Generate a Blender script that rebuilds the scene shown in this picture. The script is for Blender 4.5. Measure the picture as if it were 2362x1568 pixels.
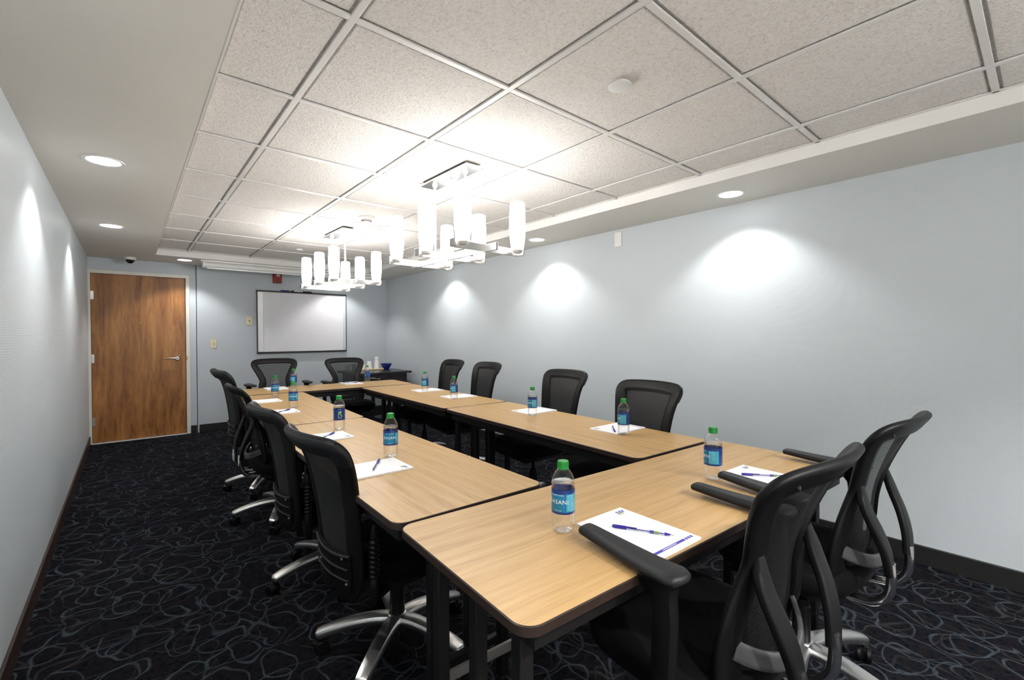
import bpy, math, random
import numpy as np
from mathutils import Vector, Matrix

for o in list(bpy.data.objects):
    bpy.data.objects.remove(o, do_unlink=True)
scn = bpy.context.scene
COL = scn.collection
PI = math.pi
random.seed(7)

# ------------------------------------------------------------------ camera
YAW, PITCH, ROLL, FPX = 0.701, -0.0107, -0.0034, 1049.8
CAM = Vector((0, 0, 1.285))
_c, _s = math.cos(YAW), math.sin(YAW)
_cp, _sp = math.cos(PITCH), math.sin(PITCH)
_cr, _sr = math.cos(ROLL), math.sin(ROLL)
def _cv(r, u2, d2):
    d = d2 * _cp - u2 * _sp
    z = d2 * _sp + u2 * _cp
    return Vector((r * _c + d * _s, -r * _s + d * _c, z))
cam_fwd, cam_right, cam_up = _cv(0, 0, 1), _cv(_cr, _sr, 0), _cv(-_sr, _cr, 0)
cd = bpy.data.cameras.new('camera')
cam = bpy.data.objects.new('camera', cd)
COL.objects.link(cam)
cm = Matrix.Identity(4)
for i in range(3):
    cm[i][0], cm[i][1], cm[i][2], cm[i][3] = cam_right[i], cam_up[i], -cam_fwd[i], CAM[i]
cam.matrix_world = cm
cd.sensor_width = 36.0
cd.lens = 36.0 * FPX / 2362.0
cd.clip_start = 0.02
scn.camera = cam

# ------------------------------------------------------------------ world, light levels, exposure
w = bpy.data.worlds.new('world'); scn.world = w; w.use_nodes = True
w.node_tree.nodes['Background'].inputs[0].default_value = (0.85, 0.9, 1.0, 1)
w.node_tree.nodes['Background'].inputs[1].default_value = 0.3
scn.view_settings.view_transform = 'Standard'
scn.view_settings.look = 'None'
scn.view_settings.gamma = 1.0
scn.view_settings.use_curve_mapping = False
scn.view_settings.exposure = 1.78
DOWN_W = 11.5        # watts per recessed downlight
GLASS_E = 7.7       # emission of the chandelier glasses
LENS_E = 2.6

# ------------------------------------------------------------------ room numbers
XL, XR, YB, YF = -0.36, 3.385, 7.354, -1.15
YB2 = 7.33                      # the back wall right of the door stands a little proud
ZS, ZT = 2.231, 2.297
TX0, TX1, TY0, TY1 = 0.251, 2.803, -0.62, 6.692
TILE_X, TILE_Y, GX, GY = 0.6505, 0.646, 0.561, 1.448
TH = 0.74                       # table top height

# ------------------------------------------------------------------ helpers
class MB:
    def __init__(s): s.v, s.f, s.m = [], [], []
    def add(s, verts, faces, mi=0):
        b = len(s.v); s.v += [tuple(p) for p in verts]
        s.f += [tuple(b + i for i in f) for f in faces]; s.m += [mi] * len(faces)
        return s
    def box(s, c, d, rz=0.0, mi=0, M=None):
        x, y, z = d[0] / 2, d[1] / 2, d[2] / 2
        vs = [Vector((a * x, b * y, e * z)) for a in (-1, 1) for b in (-1, 1) for e in (-1, 1)]
        R = M if M is not None else Matrix.Rotation(rz, 3, 'Z')
        vs = [R @ p + Vector(c) for p in vs]
        return s.add(vs, [(0, 1, 3, 2), (4, 6, 7, 5), (0, 4, 5, 1), (2, 3, 7, 6), (0, 2, 6, 4), (1, 5, 7, 3)], mi)
    def bar(s, p0, p1, wd, th, mi=0, up=(0, 0, 1)):
        p0, p1 = Vector(p0), Vector(p1); t = (p1 - p0); L = t.length; t.normalize()
        u = Vector(up)
        if abs(t.dot(u)) > .98: u = Vector((0, 1, 0))
        sd = t.cross(u).normalized(); n = sd.cross(t).normalized()
        R = Matrix((t, sd, n)).transposed()
        return s.box((p0 + p1) / 2, (L, wd, th), M=R, mi=mi)
    def lathe(s, prof, seg=24, c=(0, 0, 0), mi=0, cap0=True, cap1=True, M=None):
        vs, fs = [], []
        n = len(prof)
        for (r, z) in prof:
            for k in range(seg):
                a = 2 * PI * k / seg
                p = Vector((r * math.cos(a), r * math.sin(a), z))
                if M is not None: p = M @ p
                vs.append(p + Vector(c))
        for i in range(n - 1):
            for k in range(seg):
                k2 = (k + 1) % seg
                fs.append((i * seg + k, i * seg + k2, (i + 1) * seg + k2, (i + 1) * seg + k))
        if cap0: fs.append(tuple(range(seg))[::-1])
        if cap1: fs.append(tuple((n - 1) * seg + k for k in range(seg)))
        return s.add(vs, fs, mi)
    def sweep(s, path, normals, hw, hd, prof=None, closed=False, mi=0):
        """profile (a,b) in [-1,1], a along side, b along normal; hw/hd half sizes (number or list)"""
        path = [Vector(p) for p in path]; n = len(path)
        if prof is None: prof = PROF_RR
        if not isinstance(normals, list): normals = [Vector(normals)] * n
        hw = hw if isinstance(hw, (list, np.ndarray)) else [hw] * n
        hd = hd if isinstance(hd, (list, np.ndarray)) else [hd] * n
        vs, fs = [], []; m = len(prof)
        for i in range(n):
            a = path[(i - 1) % n] if (closed or i > 0) else path[i]
            b = path[(i + 1) % n] if (closed or i < n - 1) else path[i]
            t = (b - a).normalized(); nn = Vector(normals[i])
            nn = (nn - t * nn.dot(t))
            if nn.length < 1e-5: nn = Vector((1, 0, 0)) - t * t.x
            nn.normalize(); sd = t.cross(nn)
            for (pa, pb) in prof: vs.append(path[i] + sd * pa * hw[i] + nn * pb * hd[i])
        for i in range(n if closed else n - 1):
            j = (i + 1) % n
            for k in range(m):
                k2 = (k + 1) % m
                fs.append((i * m + k, i * m + k2, j * m + k2, j * m + k))
        if not closed:
            fs.append(tuple(range(m))[::-1]); fs.append(tuple((n - 1) * m + k for k in range(m)))
        return s.add(vs, fs, mi)
    def tube(s, path, r, seg=10, mi=0, closed=False):
        prof = [(math.cos(2 * PI * k / seg), math.sin(2 * PI * k / seg)) for k in range(seg)]
        path = [Vector(p) for p in path]; n = len(path)
        # rotation-minimising normals
        ns = []; t0 = (path[1] - path[0]).normalized()
        nn = Vector((0, 0, 1)) if abs(t0.z) < .9 else Vector((1, 0, 0))
        for i in range(n):
            t = (path[min(i + 1, n - 1)] - path[max(i - 1, 0)]).normalized()
            nn = (nn - t * nn.dot(t)).normalized(); ns.append(nn.copy())
        return s.sweep(path, ns, r, r, prof, closed, mi)
    def prism(s, poly, z0, z1, mi=0):
        n = len(poly)
        vs = [(x, y, z0) for x, y in poly] + [(x, y, z1) for x, y in poly]
        fs = [tuple(range(n))[::-1], tuple(range(n, 2 * n))] + [(k, (k + 1) % n, n + (k + 1) % n, n + k) for k in range(n)]
        return s.add(vs, fs, mi)
    def grid(s, fn, nu, nv, mi=0, flip=False):
        vs = [fn(i / nu, j / nv) for j in range(nv + 1) for i in range(nu + 1)]
        fs = []
        for j in range(nv):
            for i in range(nu):
                a = j * (nu + 1) + i
                q = (a, a + 1, a + nu + 2, a + nu + 1)
                fs.append(q[::-1] if flip else q)
        return s.add(vs, fs, mi)
    def mesh(s, name, mats, smooth=35):
        me = bpy.data.meshes.new(name)
        me.from_pydata(s.v, [], s.f)
        for m in (mats if isinstance(mats, (list, tuple)) else [mats]): me.materials.append(m)
        if max(s.m, default=0): me.polygons.foreach_set('material_index', s.m)
        if smooth:
            me.polygons.foreach_set('use_smooth', [True] * len(me.polygons))
            me.set_sharp_from_angle(angle=math.radians(smooth))
        me.update()
        return me
    def build(s, name, mats, parent=None, loc=(0, 0, 0), rz=0.0, smooth=35, bevel=0.0):
        o = link(name, s.mesh(name, mats, smooth), parent, loc, rz)
        if bevel:
            b = o.modifiers.new('bevel', 'BEVEL'); b.width = bevel; b.segments = 2; b.limit_method = 'ANGLE'
        return o

def superell(n, k, e=4.0):
    out = []
    for i in range(n):
        a = 2 * PI * (i + .5) / n
        c, s_ = math.cos(a), math.sin(a)
        r = (abs(c) ** e + abs(s_) ** e) ** (-1 / e)
        out.append((c * r * k, s_ * r * k))
    return out
PROF_RR = superell(12, 1.0, 3.5)
PROF_SQ = superell(20, 1.0, 5.5)
PROF_O = superell(12, 1.0, 2.0)

def link(name, data, parent=None, loc=(0, 0, 0), rz=0.0):
    o = bpy.data.objects.new(name, data); COL.objects.link(o)
    o.location = loc; o.rotation_euler = (0, 0, rz)
    if parent: o.parent = parent
    return o
def tag(o, label=None, cat=None, group=None, kind=None):
    if label: o['label'] = label
    if cat: o['category'] = cat
    if group: o['group'] = group
    if kind: o['kind'] = kind
    return o
def thing(name, label, cat, loc=(0, 0, 0), rz=0.0, group=None, kind=None):
    return tag(link(name, None, None, loc, rz), label, cat, group, kind)
def struct(o, label, cat=None):
    o['kind'] = 'structure'; o['label'] = label
    if cat: o['category'] = cat
    return o
def copy_tree(src, parent=None):
    c = src.copy(); COL.objects.link(c)
    if parent: c.parent = parent
    for ch in list(src.children): copy_tree(ch, c)
    return c
def rrect(w_, d_, r, n=8):
    pts = []
    for (sx, sy, a0) in ((1, 1, 0), (-1, 1, 90), (-1, -1, 180), (1, -1, 270)):
        for k in range(n + 1):
            a = math.radians(a0 + 90 * k / n)
            pts.append((sx * (w_ / 2 - r) + r * math.cos(a), sy * (d_ / 2 - r) + r * math.sin(a)))
    return pts
def catmull(pts, n=6, closed=False):
    P = [Vector(p) for p in pts]; N = len(P); out = []
    for i in range(N if closed else N - 1):
        p1, p2 = P[i], P[(i + 1) % N]
        p0 = P[i - 1] if (closed or i > 0) else p1 * 2 - p2
        p3 = P[(i + 2) % N] if (closed or i < N - 2) else p2 * 2 - p1
        for k in range(n):
            t = k / n
            out.append(.5 * ((2 * p1) + (p2 - p0) * t + (2 * p0 - 5 * p1 + 4 * p2 - p3) * t * t + (3 * p1 - p0 - 3 * p2 + p3) * t ** 3))
    if not closed: out.append(P[-1])
    return out
def spl(pairs):
    c = catmull([(a, b, 0) for a, b in pairs], 10)
    xs = np.array([p.x for p in c]); ys = np.array([p.y for p in c])
    return lambda x: float(np.interp(x, xs, ys))

# ------------------------------------------------------------------ materials
class NT:
    def __init__(s, name):
        s.mat = bpy.data.materials.new(name); s.mat.use_nodes = True
        s.t = s.mat.node_tree; s.n = s.t.nodes
        s.bsdf = s.n['Principled BSDF']; s.out = s.n['Material Output']
    def node(s, ty, **kw):
        nd = s.n.new(ty)
        for k, v in kw.items():
            if k.startswith('i_'):
                nd.inputs[k[2:].replace('_', ' ')].default_value = v
            else: setattr(nd, k, v)
        return nd
    def l(s, a, b): s.t.links.new(a, b)
    def coord(s, scale=(1, 1, 1), kind='Object', rot=(0, 0, 0)):
        tc = s.node('ShaderNodeTexCoord'); mp = s.node('ShaderNodeMapping')
        mp.inputs['Scale'].default_value = scale; mp.inputs['Rotation'].default_value = rot
        s.l(tc.outputs[kind], mp.inputs['Vector']); return mp.outputs['Vector']
    def pos(s, scale=(1, 1, 1)):
        g = s.node('ShaderNodeNewGeometry'); mp = s.node('ShaderNodeMapping')
        mp.inputs['Scale'].default_value = scale
        s.l(g.outputs['Position'], mp.inputs['Vector']); return mp.outputs['Vector']
    def noise(s, vec, scale, detail=2.0, rough=.5, dist=0.0):
        nd = s.node('ShaderNodeTexNoise'); nd.inputs['Scale'].default_value = scale
        nd.inputs['Detail'].default_value = detail; nd.inputs['Roughness'].default_value = rough
        nd.inputs['Distortion'].default_value = dist
        s.l(vec, nd.inputs['Vector']); return nd.outputs['Fac']
    def ramp(s, fac, stops, interp='LINEAR'):
        r = s.node('ShaderNodeValToRGB'); r.color_ramp.interpolation = interp
        e = r.color_ramp.elements
        while len(e) < len(stops): e.new(.5)
        for k, (p, c) in enumerate(stops):
            e[k].position = p; e[k].color = tuple(c) + (1,) if len(c) == 3 else c
        s.l(fac, r.inputs['Fac']); return r.outputs['Color']
    def math(s, op, a, b=None, c=None):
        m = s.node('ShaderNodeMath'); m.operation = op
        for k, v in enumerate((a, b, c)):
            if v is None: continue
            if isinstance(v, (int, float)): m.inputs[k].default_value = v
            else: s.l(v, m.inputs[k])
        return m.outputs[0]
    def mix(s, fac, a, b, blend='MIX'):
        m = s.node('ShaderNodeMix'); m.data_type = 'RGBA'; m.blend_type = blend
        if isinstance(fac, (int, float)): m.inputs[0].default_value = fac
        else: s.l(fac, m.inputs[0])
        for k, v in ((6, a), (7, b)):
            if isinstance(v, tuple): m.inputs[k].default_value = v + (1,) if len(v) == 3 else v
            else: s.l(v, m.inputs[k])
        return m.outputs[2]
    def bump(s, h, strength=.3, dist=.002):
        b = s.node('ShaderNodeBump'); b.inputs['Strength'].default_value = strength; b.inputs['Distance'].default_value = dist
        s.l(h, b.inputs['Height']); s.l(b.outputs[0], s.bsdf.inputs['Normal'])
    def set(s, color=None, rough=None, metal=None, spec=None, **kw):
        B = s.bsdf.inputs
        if color is not None:
            if isinstance(color, tuple): B['Base Color'].default_value = color + (1,)
            else: s.l(color, B['Base Color'])
        if rough is not None:
            if isinstance(rough, (int, float)): B['Roughness'].default_value = rough
            else: s.l(rough, B['Roughness'])
        if metal is not None: B['Metallic'].default_value = metal
        if spec is not None: B['Specular IOR Level'].default_value = spec
        for k, v in kw.items(): B[k.replace('_', ' ')].default_value = v
        return s.mat

MAT = {}
def simple(name, col, rough=.5, metal=0.0, spec=.5, var=.04, vscale=30, bump=0.0):
    t = NT(name)
    f = t.noise(t.coord(), vscale, 3)
    lo = tuple(max(0, c * (1 - var)) for c in col); hi = tuple(min(1, c * (1 + var)) for c in col)
    t.set(t.ramp(f, [(.3, lo), (.7, hi)]), rough, metal, spec)
    if bump: t.bump(f, bump, .001)
    MAT[name] = t.mat
    return t.mat

# painted drywall of the soffit, wallpaper, carpet, tiles
simple('soffit_paint', (.76, .735, .68), .6, var=.015, vscale=3)
simple('fascia_paint', (.80, .79, .765), .55, var=.01, vscale=3)
simple('grid_metal', (.74, .73, .71), .45, var=.02)
def wallpaper(name, axis):
    t = NT(name)
    v = t.pos()
    big = t.noise(v, .9, 2)
    thread = t.noise(t.pos((3, 3, 220)), 1.0, 3, .6)
    col = t.ramp(big, [(.3, (.55, .598, .632)), (.7, (.577, .625, .655))])
    col = t.mix(t.math('MULTIPLY', thread, .25), col, (.47, .52, .555))
    t.set(col, .42, spec=.4)
    wv = t.node('ShaderNodeTexWave'); wv.wave_type = 'BANDS'; wv.bands_direction = 'Z'
    wv.inputs['Scale'].default_value = 30.0; wv.inputs['Distortion'].default_value = .35
    wv.inputs['Detail'].default_value = 1.0; wv.inputs['Detail Scale'].default_value = .6
    t.l(v, wv.inputs['Vector'])
    h = t.math('ADD', wv.outputs['Fac'], t.math('MULTIPLY', thread, .6))
    t.bump(h, .13, .0011)
    MAT[name] = t.mat; return t.mat
wallpaper('wallpaper', 0)
def plain_wall():
    t = NT('painted_wall')
    f = t.noise(t.pos(), 2.0, 3)
    t.set(t.ramp(f, [(.3, (.505, .55, .588)), (.7, (.53, .575, .612))]), .5, spec=.4)
    t.bump(t.noise(t.pos((60, 60, 60)), 3.0, 2), .12, .0008)
    MAT['painted_wall'] = t.mat
plain_wall()
def tile_mat():
    t = NT('acoustic_tile')
    v = t.pos()
    a = t.noise(v, 95, 3, .65, .4); b = t.noise(v, 260, 2, .6)
    h = t.math('ADD', t.math('MULTIPLY', a, .8), t.math('MULTIPLY', b, .35))
    col = t.ramp(h, [(.36, (.64, .605, .565)), (.54, (.84, .805, .765)), (.72, (.90, .87, .835))])
    t.set(col, .9, spec=.15)
    t.bump(h, 1.0, .011)
    MAT['acoustic_tile'] = t.mat
tile_mat()
def carpet():
    t = NT('carpet')
    v0 = t.pos()
    nd = t.node('ShaderNodeTexNoise'); nd.inputs['Scale'].default_value = 5.0; nd.inputs['Detail'].default_value = 1.0
    t.l(v0, nd.inputs['Vector'])
    vm = t.node('ShaderNodeVectorMath'); vm.operation = 'MULTIPLY_ADD'
    t.l(nd.outputs['Color'], vm.inputs[0]); vm.inputs[1].default_value = (.16, .16, 0); t.l(v0, vm.inputs[2])
    v = vm.outputs[0]
    def contour(scale, level, width, off, sq):
        mp = t.node('ShaderNodeMapping'); mp.inputs['Location'].default_value = off; mp.inputs['Scale'].default_value = sq
        t.l(v, mp.inputs['Vector'])
        n = t.noise(mp.outputs[0], scale, 0.0, .5)
        d = t.math('ABSOLUTE', t.math('SUBTRACT', n, level))
        mr = t.node('ShaderNodeMapRange'); mr.interpolation_type = 'SMOOTHSTEP'
        mr.inputs['From Min'].default_value = 0.0; mr.inputs['From Max'].default_value = width
        mr.inputs['To Min'].default_value = 1.0; mr.inputs['To Max'].default_value = 0.0
        t.l(d, mr.inputs['Value']); return mr.outputs[0]
    def rings(scale, r0, wd, off, sq):
        mp = t.node('ShaderNodeMapping'); mp.inputs['Location'].default_value = off; mp.inputs['Scale'].default_value = sq
        t.l(v, mp.inputs['Vector'])
        vo = t.node('ShaderNodeTexVoronoi'); vo.voronoi_dimensions = '2D'; vo.inputs['Scale'].default_value = scale
        vo.inputs['Randomness'].default_value = .9
        t.l(mp.outputs[0], vo.inputs['Vector'])
        d = t.math('ABSOLUTE', t.math('SUBTRACT', vo.outputs['Distance'], r0))
        mr = t.node('ShaderNodeMapRange'); mr.interpolation_type = 'SMOOTHSTEP'
        mr.inputs['From Max'].default_value = wd; mr.inputs['To Min'].default_value = 1.0; mr.inputs['To Max'].default_value = 0.0
        t.l(d, mr.inputs['Value']); return mr.outputs[0]
    fuzz = t.noise(t.pos(), 330, 2, .6)
    brk = t.noise(t.pos(), 9, 2)
    fz = t.ramp(fuzz, [(.35, (0, 0, 0)), (.6, (1, 1, 1))])
    base = t.ramp(t.noise(v0, 38, 4, .75), [(.34, (.0012, .0018, .003)), (.48, (.006, .0075, .0115)), (.56, (.012, .0085, .0075)), (.64, (.006, .0085, .0135)), (.74, (.013, .021, .031))])
    l1 = t.math('MAXIMUM', rings(6.4, .40, .040, (3.1, 1.7, 0), (1, .62, 1)), rings(5.4, .34, .036, (7.3, 2.2, 0), (.7, 1, 1)))
    l2 = t.math('MAXIMUM', contour(4.6, .5, .015, (1.3, 4.1, 0), (1, 1, 1)), contour(6.0, .46, .017, (5.3, .4, 0), (1.1, .8, 1)))
    m1 = t.math('MULTIPLY', t.math('MULTIPLY', l1, fz), t.ramp(brk, [(.30, (.25,) * 3), (.62, (1, 1, 1))]))
    m2 = t.math('MULTIPLY', t.math('MULTIPLY', l2, fz), t.ramp(brk, [(.35, (1, 1, 1)), (.68, (.25,) * 3)]))
    col = t.mix(t.math('MULTIPLY', m1, .70), base, (.098, .125, .150))
    col = t.mix(t.math('MULTIPLY', m2, .60), col, (.085, .083, .083))
    t.set(col, .95, spec=.03)
    t.bump(t.math('ADD', fuzz, t.math('MULTIPLY', l1, .3)), .6, .004)
    MAT['carpet'] = t.mat
carpet()

def wood(name, cols, axis='X', scale=1.0, rough=.35, streak=14.0, coat=0.0, spec=.5):
    """grain runs along the object's own axis"""
    t = NT(name)
    sc = {'X': (1.2, streak, streak), 'Y': (streak, 1.2, streak), 'Z': (streak, streak, .9)}[axis]
    v = t.coord(tuple(a * scale for a in sc))
    a = t.noise(v, 1.5, 5, .62, .6)
    fine = t.noise(t.coord(tuple(a_ * scale * 5 for a_ in sc)), 2.0, 3, .6)
    f = t.math('ADD', t.math('MULTIPLY', a, .75), t.math('MULTIPLY', fine, .25))
    n = len(cols)
    col = t.ramp(f, [(.33 + .36 * k / (n - 1), c) for k, c in enumerate(cols)])
    t.set(col, rough, spec=spec)
    if coat: t.set(Coat_Weight=coat, Coat_Roughness=.12)
    t.bump(fine, .06, .0005)
    MAT[name] = t.mat; return t.mat
wood('table_laminate', [(.36, .210, .080), (.455, .283, .118), (.50, .325, .145), (.54, .36, .17)], 'X', 1.0, .40, 26, spec=.32)
wood('door_veneer', [(.13, .044, .010), (.26, .103, .025), (.375, .160, .042), (.48, .225, .066)], 'Z', 1.0, .38, 7.5)
wood('baseboard_wood', [(.006, .003, .002), (.028, .012, .007), (.055, .025, .014)], 'X', 1.0, .45, 10)
wood('espresso_wood', [(.006, .005, .005), (.012, .010, .010), (.02, .017, .016)], 'X', 1.0, .25, 16)
simple('table_edge', (.024, .013, .009), .45, var=.2)
simple('black_steel', (.006, .0055, .0055), .5, spec=.3, var=.15)
simple('brace_steel', (.42, .40, .38), .35, .9)
simple('black_rubber', (.010, .010, .010), .55)
simple('black_plastic', (.0040, .0040, .0043), .45, spec=.20, var=.1, vscale=60)
simple('grey_plastic', (.012, .0125, .014), .48, spec=.28, var=.1, vscale=60)
simple('seat_fabric', (.004, .004, .0045), .9, spec=.1, var=.25, vscale=400, bump=.3)
simple('chrome', (.82, .82, .83), .12, 1.0, var=.02)
simple('polished_aluminium', (.80, .795, .78), .30, 1.0, var=.03)
simple('bracket_grey', (.042, .042, .044), .55, var=.1)
simple('brushed_nickel', (.62, .61, .60), .28, 1.0, var=.03)
simple('cream_plastic', (.70, .63, .42), .4, var=.02)
simple('white_plastic', (.80, .80, .78), .4, var=.01)
simple('door_frame_paint', (.72, .70, .64), .4, var=.015)
simple('red_plastic', (.30, .008, .010), .35, var=.05)
simple('whiteboard_surface', (.77, .765, .80), .22, var=.01)
simple('light_aluminium', (.70, .72, .72), .35, .2, var=.02)
simple('black_trim', (.004, .004, .004), .4)
simple('paper', (.86, .86, .88), .7, var=.01)
simple('ink_blue', (.055, .050, .33), .45, var=.05)
simple('ink_green', (.22, .36, .06), .5, var=.08)
simple('pen_blue', (.022, .010, .26), .3, var=.05)
simple('cap_green', (.010, .27, .035), .38, var=.05)
simple('print_white', (.86, .88, .90), .5, var=.01)
simple('lime_green', (.30, .62, .03), .45, var=.15)
simple('bowl_blue', (.012, .022, .20), .12, var=.08)
simple('foam_white', (.82, .82, .80), .6, var=.02)
simple('tray_tan', (.58, .48, .28), .4, var=.08)
simple('sugar_pink', (.72, .20, .22), .55, var=.25)
simple('marker_blue', (.02, .03, .30), .4)
simple('dome_black', (.004, .004, .005), .08)
simple('grey_post_paint', (.10, .10, .115), .4)
simple('brass', (.45, .33, .12), .35, 1.0)

def mesh_fabric(name, lo, hi, freq, tint):
    t = NT(name)
    sp = t.node('ShaderNodeSeparateXYZ'); t.l(t.coord(), sp.inputs[0])
    sx = t.math('SINE', t.math('MULTIPLY', sp.outputs['X'], freq))
    sz = t.math('SINE', t.math('MULTIPLY', sp.outputs['Z'], freq * .45))
    h = t.math('ADD', t.math('MULTIPLY', sx, .5), t.math('MULTIPLY', sz, .25))
    al = t.node('ShaderNodeMapRange'); al.inputs['From Min'].default_value = -.45; al.inputs['From Max'].default_value = .35
    al.inputs['To Min'].default_value = lo; al.inputs['To Max'].default_value = hi
    t.l(h, al.inputs['Value'])
    t.set(t.ramp(h, [(.2, tuple(c * .5 for c in tint)), (.8, tint)]), .6, spec=.25)
    t.l(al.outputs[0], t.bsdf.inputs['Alpha'])
    MAT[name] = t.mat
mesh_fabric('mesh_fabric', .50, .97, 1500.0, (.009, .009, .010))
mesh_fabric('mesh_fabric_dense', .985, 1.0, 1700.0, (.034, .034, .036))

def emit(name, col, st):
    t = NT(name)
    f = t.noise(t.coord(), 20, 2)
    t.set((.8, .8, .8), .3)
    t.l(t.ramp(f, [(.3, col), (.7, tuple(min(1, c * 1.01) for c in col))]), t.bsdf.inputs['Emission Color'])
    t.bsdf.inputs['Emission Strength'].default_value = st
    MAT[name] = t.mat
emit('lit_glass', (1.0, .98, .955), GLASS_E)
emit('lit_lens', (1.0, .98, .96), LENS_E)

def clear(name, ior, refr, tint, rough=.02):
    """clear plastic / water: thin see-through film with a fresnel sheen and some bending of light"""
    t = NT(name)
    t.n.remove(t.bsdf)
    tr = t.node('ShaderNodeBsdfTransparent'); tr.inputs[0].default_value = tint + (1,)
    rf = t.node('ShaderNodeBsdfGlass'); rf.inputs['IOR'].default_value = ior; rf.inputs['Roughness'].default_value = rough
    rf.inputs[0].default_value = (1, 1, 1, 1)
    gl = t.node('ShaderNodeBsdfGlossy'); gl.inputs['Roughness'].default_value = .05
    lw = t.node('ShaderNodeLayerWeight'); lw.inputs['Blend'].default_value = .5
    nz = t.noise(t.coord(), 60, 1); bp = t.node('ShaderNodeBump'); bp.inputs['Strength'].default_value = .05; bp.inputs['Distance'].default_value = .001
    t.l(nz, bp.inputs['Height'])
    for n_ in (rf, gl): t.l(bp.outputs[0], n_.inputs['Normal'])
    fac = t.math('ADD', t.math('MULTIPLY', t.math('POWER', lw.outputs['Facing'], 3.0), .65), .04)
    m1 = t.node('ShaderNodeMixShader'); m1.inputs[0].default_value = refr
    t.l(tr.outputs[0], m1.inputs[1]); t.l(rf.outputs[0], m1.inputs[2])
    m2 = t.node('ShaderNodeMixShader'); t.l(fac, m2.inputs[0])
    t.l(m1.outputs[0], m2.inputs[1]); t.l(gl.outputs[0], m2.inputs[2])
    t.l(m2.outputs[0], t.out.inputs['Surface'])
    MAT[name] = t.mat
clear('clear_plastic', 1.02, 0.0, (.99, .992, .995))
clear('water', 1.33, .25, (.99, .993, .996))
clear('clear_glass', 1.1, .1, (.93, .95, .95))
clear('pen_barrel', 1.05, .1, (.86, .87, .92))

def label_mat():
    t = NT('bottle_wrap')
    sp = t.node('ShaderNodeSeparateXYZ'); t.l(t.coord(), sp.inputs[0])
    ang = t.math('ARCTAN2', sp.outputs['Y'], sp.outputs['X'])           # -pi..pi, writing at 0
    u = t.math('DIVIDE', t.math('ADD', ang, PI), 2 * PI)
    z = t.math('DIVIDE', t.math('SUBTRACT', sp.outputs['Z'], .055), .066)
    navy, blue, teal, cyan = (.010, .035, .20), (.008, .09, .34), (.004, .20, .36), (.03, .36, .50)
    side = t.ramp(u, [(0, navy), (.14, navy), (.15, blue), (.34, blue), (.35, teal), (.60, blue), (.615, cyan), (.80, teal), (.81, navy)], 'CONSTANT')
    band = t.ramp(z, [(0, (1, 1, 1)), (.10, (0, 0, 0)), (.84, (1, 1, 1))], 'CONSTANT')
    col = t.mix(band, side, navy)
    # rows of small print on the information panel
    rows = t.math('GREATER_THAN', t.math('SINE', t.math('MULTIPLY', z, 75.0)), .1)
    pan = t.ramp(u, [(0, (0, 0, 0)), (.635, (.8,) * 3), (.73, (0, 0, 0)), (.74, (.35,) * 3), (.79, (0, 0, 0))], 'CONSTANT')
    nz = t.math('GREATER_THAN', t.noise(t.coord((900, 900, 120)), 1.0, 1), .48)
    ink = t.math('MULTIPLY', t.math('MULTIPLY', rows, pan), nz)
    inner = t.math('MULTIPLY', ink, t.ramp(z, [(0, (0, 0, 0)), (.12, (1, 1, 1)), (.82, (0, 0, 0))], 'CONSTANT'))
    col = t.mix(t.math('MULTIPLY', inner, .7), col, (.65, .8, .85))
    t.set(col, .32, spec=.5)
    MAT['bottle_wrap'] = t.mat
label_mat()

# ------------------------------------------------------------------ the room shell
fl = MB(); fl.box(((XL + XR) / 2, (YF + YB) / 2, -.05), (XR - XL + .4, YB - YF + .4, .1))
struct(fl.build('floor', MAT['carpet'], smooth=0), 'dark navy carpet patterned with pale looping lines', 'floor')
def wall(name, c, d, mat, label):
    m = MB(); m.box(c, d)
    return struct(m.build(name, mat, smooth=0), label, 'wall')
WH = 2.42
wall('wall_left', (XL - .06, (YF + YB) / 2, WH / 2), (.12, YB - YF + .3, WH), MAT['wallpaper'], 'pale blue-grey ribbed wallpaper wall on the left beside the door')
wall('wall_right', (XR + .06, (YF + YB) / 2, WH / 2), (.12, YB - YF + .3, WH), MAT['wallpaper'], 'pale blue-grey ribbed wallpaper wall on the right behind the chairs')
wall('wall_front', ((XL + XR) / 2, YF - .06, WH / 2), (XR - XL + .3, .12, WH), MAT['fascia_paint'], 'pale wall behind the viewer')
# back wall: door opening left in it
DX0, DX1, DZ = -.335, .585, 2.042
FR = .042
wb = MB()
wb.box(((DX1 + FR + .698) / 2, YB + .06, WH / 2), (.698 - DX1 - FR, .12, WH))
wb.box(((XL + DX1 + FR) / 2, YB + .06, (DZ + FR + WH) / 2), (DX1 + FR - XL, .12, WH - DZ - FR))
wb.box(((.705 + XR) / 2, YB2 + .07, WH / 2), (XR - .705, .14, WH))
wb.box(((XL + XR) / 2, YB + .16, WH / 2), (XR - XL + .3, .04, WH))
struct(wb.build('wall_back', MAT['painted_wall'], smooth=0), 'blue-grey painted end wall around the wooden door', 'wall')
# wallpaper seam on the right wall
sm = MB(); sm.box((XR - .0002, .418, 1.13), (.0006, .003, 2.1))
struct(sm.build('trim_1', MAT['wallpaper'], smooth=0), 'vertical wallpaper seam on the right wall', 'seam')
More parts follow.
